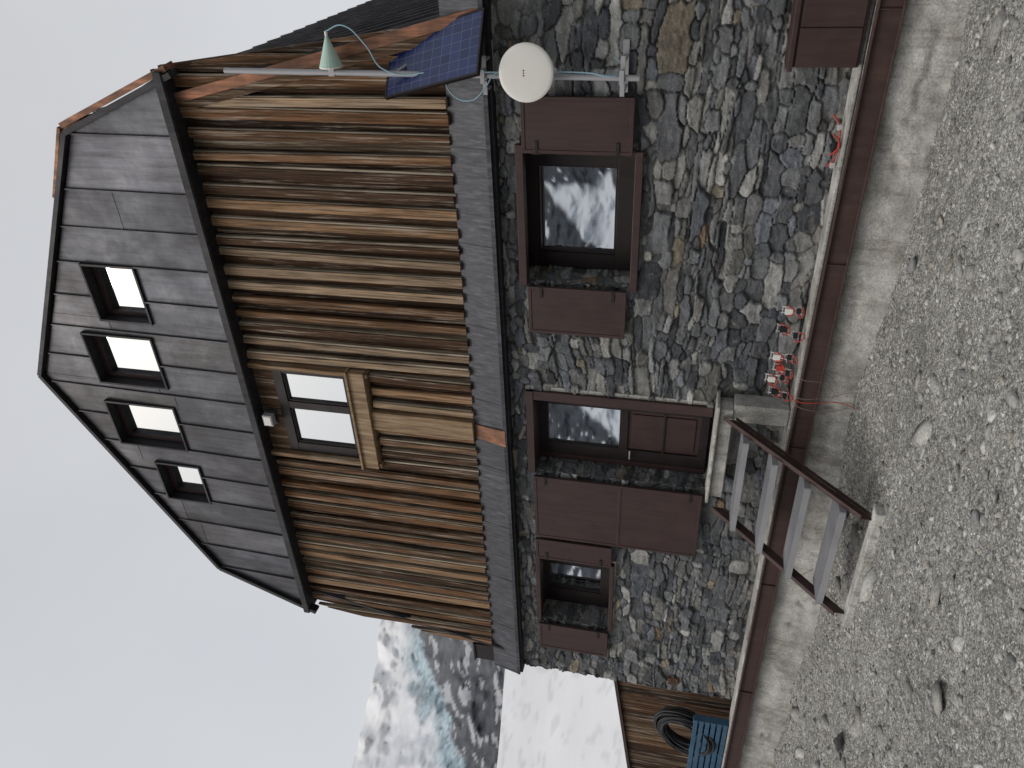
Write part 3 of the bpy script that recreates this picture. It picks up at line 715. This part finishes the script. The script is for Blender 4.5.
# ================================================================== mountains
CAMP=Vector((0,-7.25,0))
def mountains():
    naz,ns=1800,240
    az=np.linspace(0,360,naz);s=np.linspace(0,1,ns)
    A,S=np.meshgrid(az,s)
    crest=14.5+3*(fbm(A*.06,A*0+3,50,4)-.5)*2
    front=np.exp(-((A-62)/26)**4)
    crest=crest*(1-front)+18.9*front+1.0*(fbm(A*.35,A*0+9,51,4)-.5)
    E=-1.5+(crest+1.5)*S
    R=600+1000*S+150*(fbm(A*.25,S*6,52,5)-.5)+60*(fbm(A*.9,S*22,53,4)-.5)
    a=np.radians(A);Z=R*np.tan(np.radians(E))
    X=CAMP.x-R*np.sin(a);Y=CAMP.y+R*np.cos(a)
    n1=fbm(A*.9+E*.35,E*1.2,60,5);n2=fbm(A*2.2-E*.5,E*3,61,5)
    rock=np.array((.085,.09,.10))*(.5+1.0*n2)[...,None]
    snow=np.array((.72,.74,.77))
    B=180-A
    cen=22.4-(E-6.5)*.62+1.2*(fbm(E*.8,E*0,69,3)-.5)
    wdt=np.clip((10.8-E)*.55,0,2.9)*(.55+.9*fbm(A*.9,E*1.3,66,4))
    coul=sstep(.35,-.25,np.abs(B-cen)-wdt)
    cen2=36-(E-5)*.5;coul=np.maximum(coul,sstep(.4,-.3,np.abs(B-cen2)-np.clip((9.5-E)*.4,0,2.4)*(.4+1.1*fbm(A*.9,E*1.3,70,4))))
    sn=np.maximum(sstep(.635,.68,n1*.5+n2*.5),coul)
    col=rock*(1-sn[...,None])+snow*sn[...,None]
    # glacier tongue above a dark cliff, summit colour faded towards cloud (front-left)
    q=fbm(A*.8,E*.8,62,5)-.5
    bl=16.6-(A-53.1)*.60+1.4*q
    gl=sstep(-.12,.12,E-bl);up=sstep(1.0,2.2,E-bl+2.2*(fbm(A*.7,E,64,4)-.5))
    cre=fbm(A*5-E*2,E*8,63,5)
    glc=np.array((.36,.46,.51))*(.15+1.55*cre)[...,None]
    rk=np.array((.075,.080,.09))*(.2+1.6*fbm(A*3+E*2,E*5,65,5))[...,None]
    streak=sstep(.60,.63,fbm(A*1.6+E*1.8,E*2.2,67,5))
    rk=rk*(1-.7*streak[...,None])+snow*.5*streak[...,None]
    sn2=snow*(.80+.32*fbm(A*1.5,E*3,71,4))[...,None]
    fc=rk*(1-gl[...,None])+(glc*(1-up[...,None])+sn2*up[...,None])*gl[...,None]
    hz=(np.clip((E-9)/14,0,.5)*.30+.02)[...,None]  # aerial haze painted into the terrain colour, stronger with elevation
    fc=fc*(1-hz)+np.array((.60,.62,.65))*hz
    fog=sstep(16.0,18.4,E+1.4*(fbm(A*.3,E*.4,68,3)-.5))  # cloud veil painted as a fade of the summit colour to sky tone
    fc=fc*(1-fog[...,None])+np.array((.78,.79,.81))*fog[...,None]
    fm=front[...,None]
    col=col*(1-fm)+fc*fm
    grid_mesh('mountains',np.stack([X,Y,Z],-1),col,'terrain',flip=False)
mountains()
def snow_slope():
    az=np.linspace(30,115,240);s=np.linspace(0,1,70)
    A,S=np.meshgrid(az,s)
    E=-3+(13.0-(A-54.7)*.09)*S+.25*(fbm(A*.25,A*0,80,3)-.5)*S
    R=45+260*S+2.0*(fbm(A*.4,S*7,81,3)-.5)
    a=np.radians(A);X=-R*np.sin(a);Y=CAMP.y+R*np.cos(a);Z=R*np.tan(np.radians(E))
    n=fbm(A*.5+S*3,S*14,82,4);c=np.array((.69,.705,.725))*(.94+.1*n)[...,None]
    dirt=sstep(.64,.70,fbm(A*1.3,S*36,83,4))[...,None]*.3
    c=c*(1-dirt)+np.array((.38,.38,.38))*dirt
    grid_mesh('snow_slope',np.stack([X,Y,Z],-1),c,'terrain')
snow_slope()

# ================================================================== light
wd=bpy.data.worlds.new('World');scene.world=wd;wd.use_nodes=True;nt=wd.node_tree
bg=nt.nodes['Background'];sky=nt.nodes.new('ShaderNodeTexSky');sky.sky_type='NISHITA';sky.sun_disc=False
sky.sun_elevation=math.radians(52);sky.sun_rotation=math.radians(205);sky.air_density=1;sky.dust_density=5;sky.ozone_density=1
nt.links.new(sky.outputs[0],bg.inputs['Color']);bg.inputs['Strength'].default_value=.05
b2=nt.nodes.new('ShaderNodeBackground')
tc=nt.nodes.new('ShaderNodeTexCoord');ns=nt.nodes.new('ShaderNodeTexNoise');ns.inputs['Scale'].default_value=1.6;ns.inputs['Detail'].default_value=4
nt.links.new(tc.outputs['Generated'],ns.inputs['Vector'])
rp=nt.nodes.new('ShaderNodeValToRGB');rp.color_ramp.elements[0].position=.3;rp.color_ramp.elements[0].color=(.51,.505,.49,1);rp.color_ramp.elements[1].position=.7;rp.color_ramp.elements[1].color=(.60,.59,.57,1)
nt.links.new(ns.outputs['Fac'],rp.inputs['Fac']);nt.links.new(rp.outputs['Color'],b2.inputs['Color']);b2.inputs['Strength'].default_value=1
ad=nt.nodes.new('ShaderNodeAddShader');nt.links.new(bg.outputs[0],ad.inputs[0]);nt.links.new(b2.outputs[0],ad.inputs[1]);nt.links.new(ad.outputs[0],nt.nodes['World Output'].inputs['Surface'])
sd=bpy.data.lights.new('sun','SUN');sd.energy=.8;sd.angle=math.radians(26);sd.color=(1,.97,.93)
so=bpy.data.objects.new('sun',sd);COL.objects.link(so)
dirv=Vector((-.38,-.62,.95)).normalized();so.rotation_euler=dirv.to_track_quat('Z','Y').to_euler();so.location=(-5,-15,20)

# ================================================================== camera (held sideways)
cd=bpy.data.cameras.new('camera');co=bpy.data.objects.new('camera',cd);COL.objects.link(co)
cd.lens=775/1024*36;cd.sensor_width=36;cd.clip_end=6000;cd.clip_start=.05
rt=Vector((-.0414,.2238,-.9737)).normalized();fw=Vector((-.5531,.8065,.2089));fw=(fw-rt*fw.dot(rt)).normalized();up=(-fw).cross(rt)
mm=Matrix(((rt.x,up.x,-fw.x),(rt.y,up.y,-fw.y),(rt.z,up.z,-fw.z))).to_4x4();mm.translation=CAMP
co.matrix_world=mm
scene.camera=co
scene.view_settings.view_transform='Standard';scene.view_settings.look='None';scene.view_settings.exposure=0
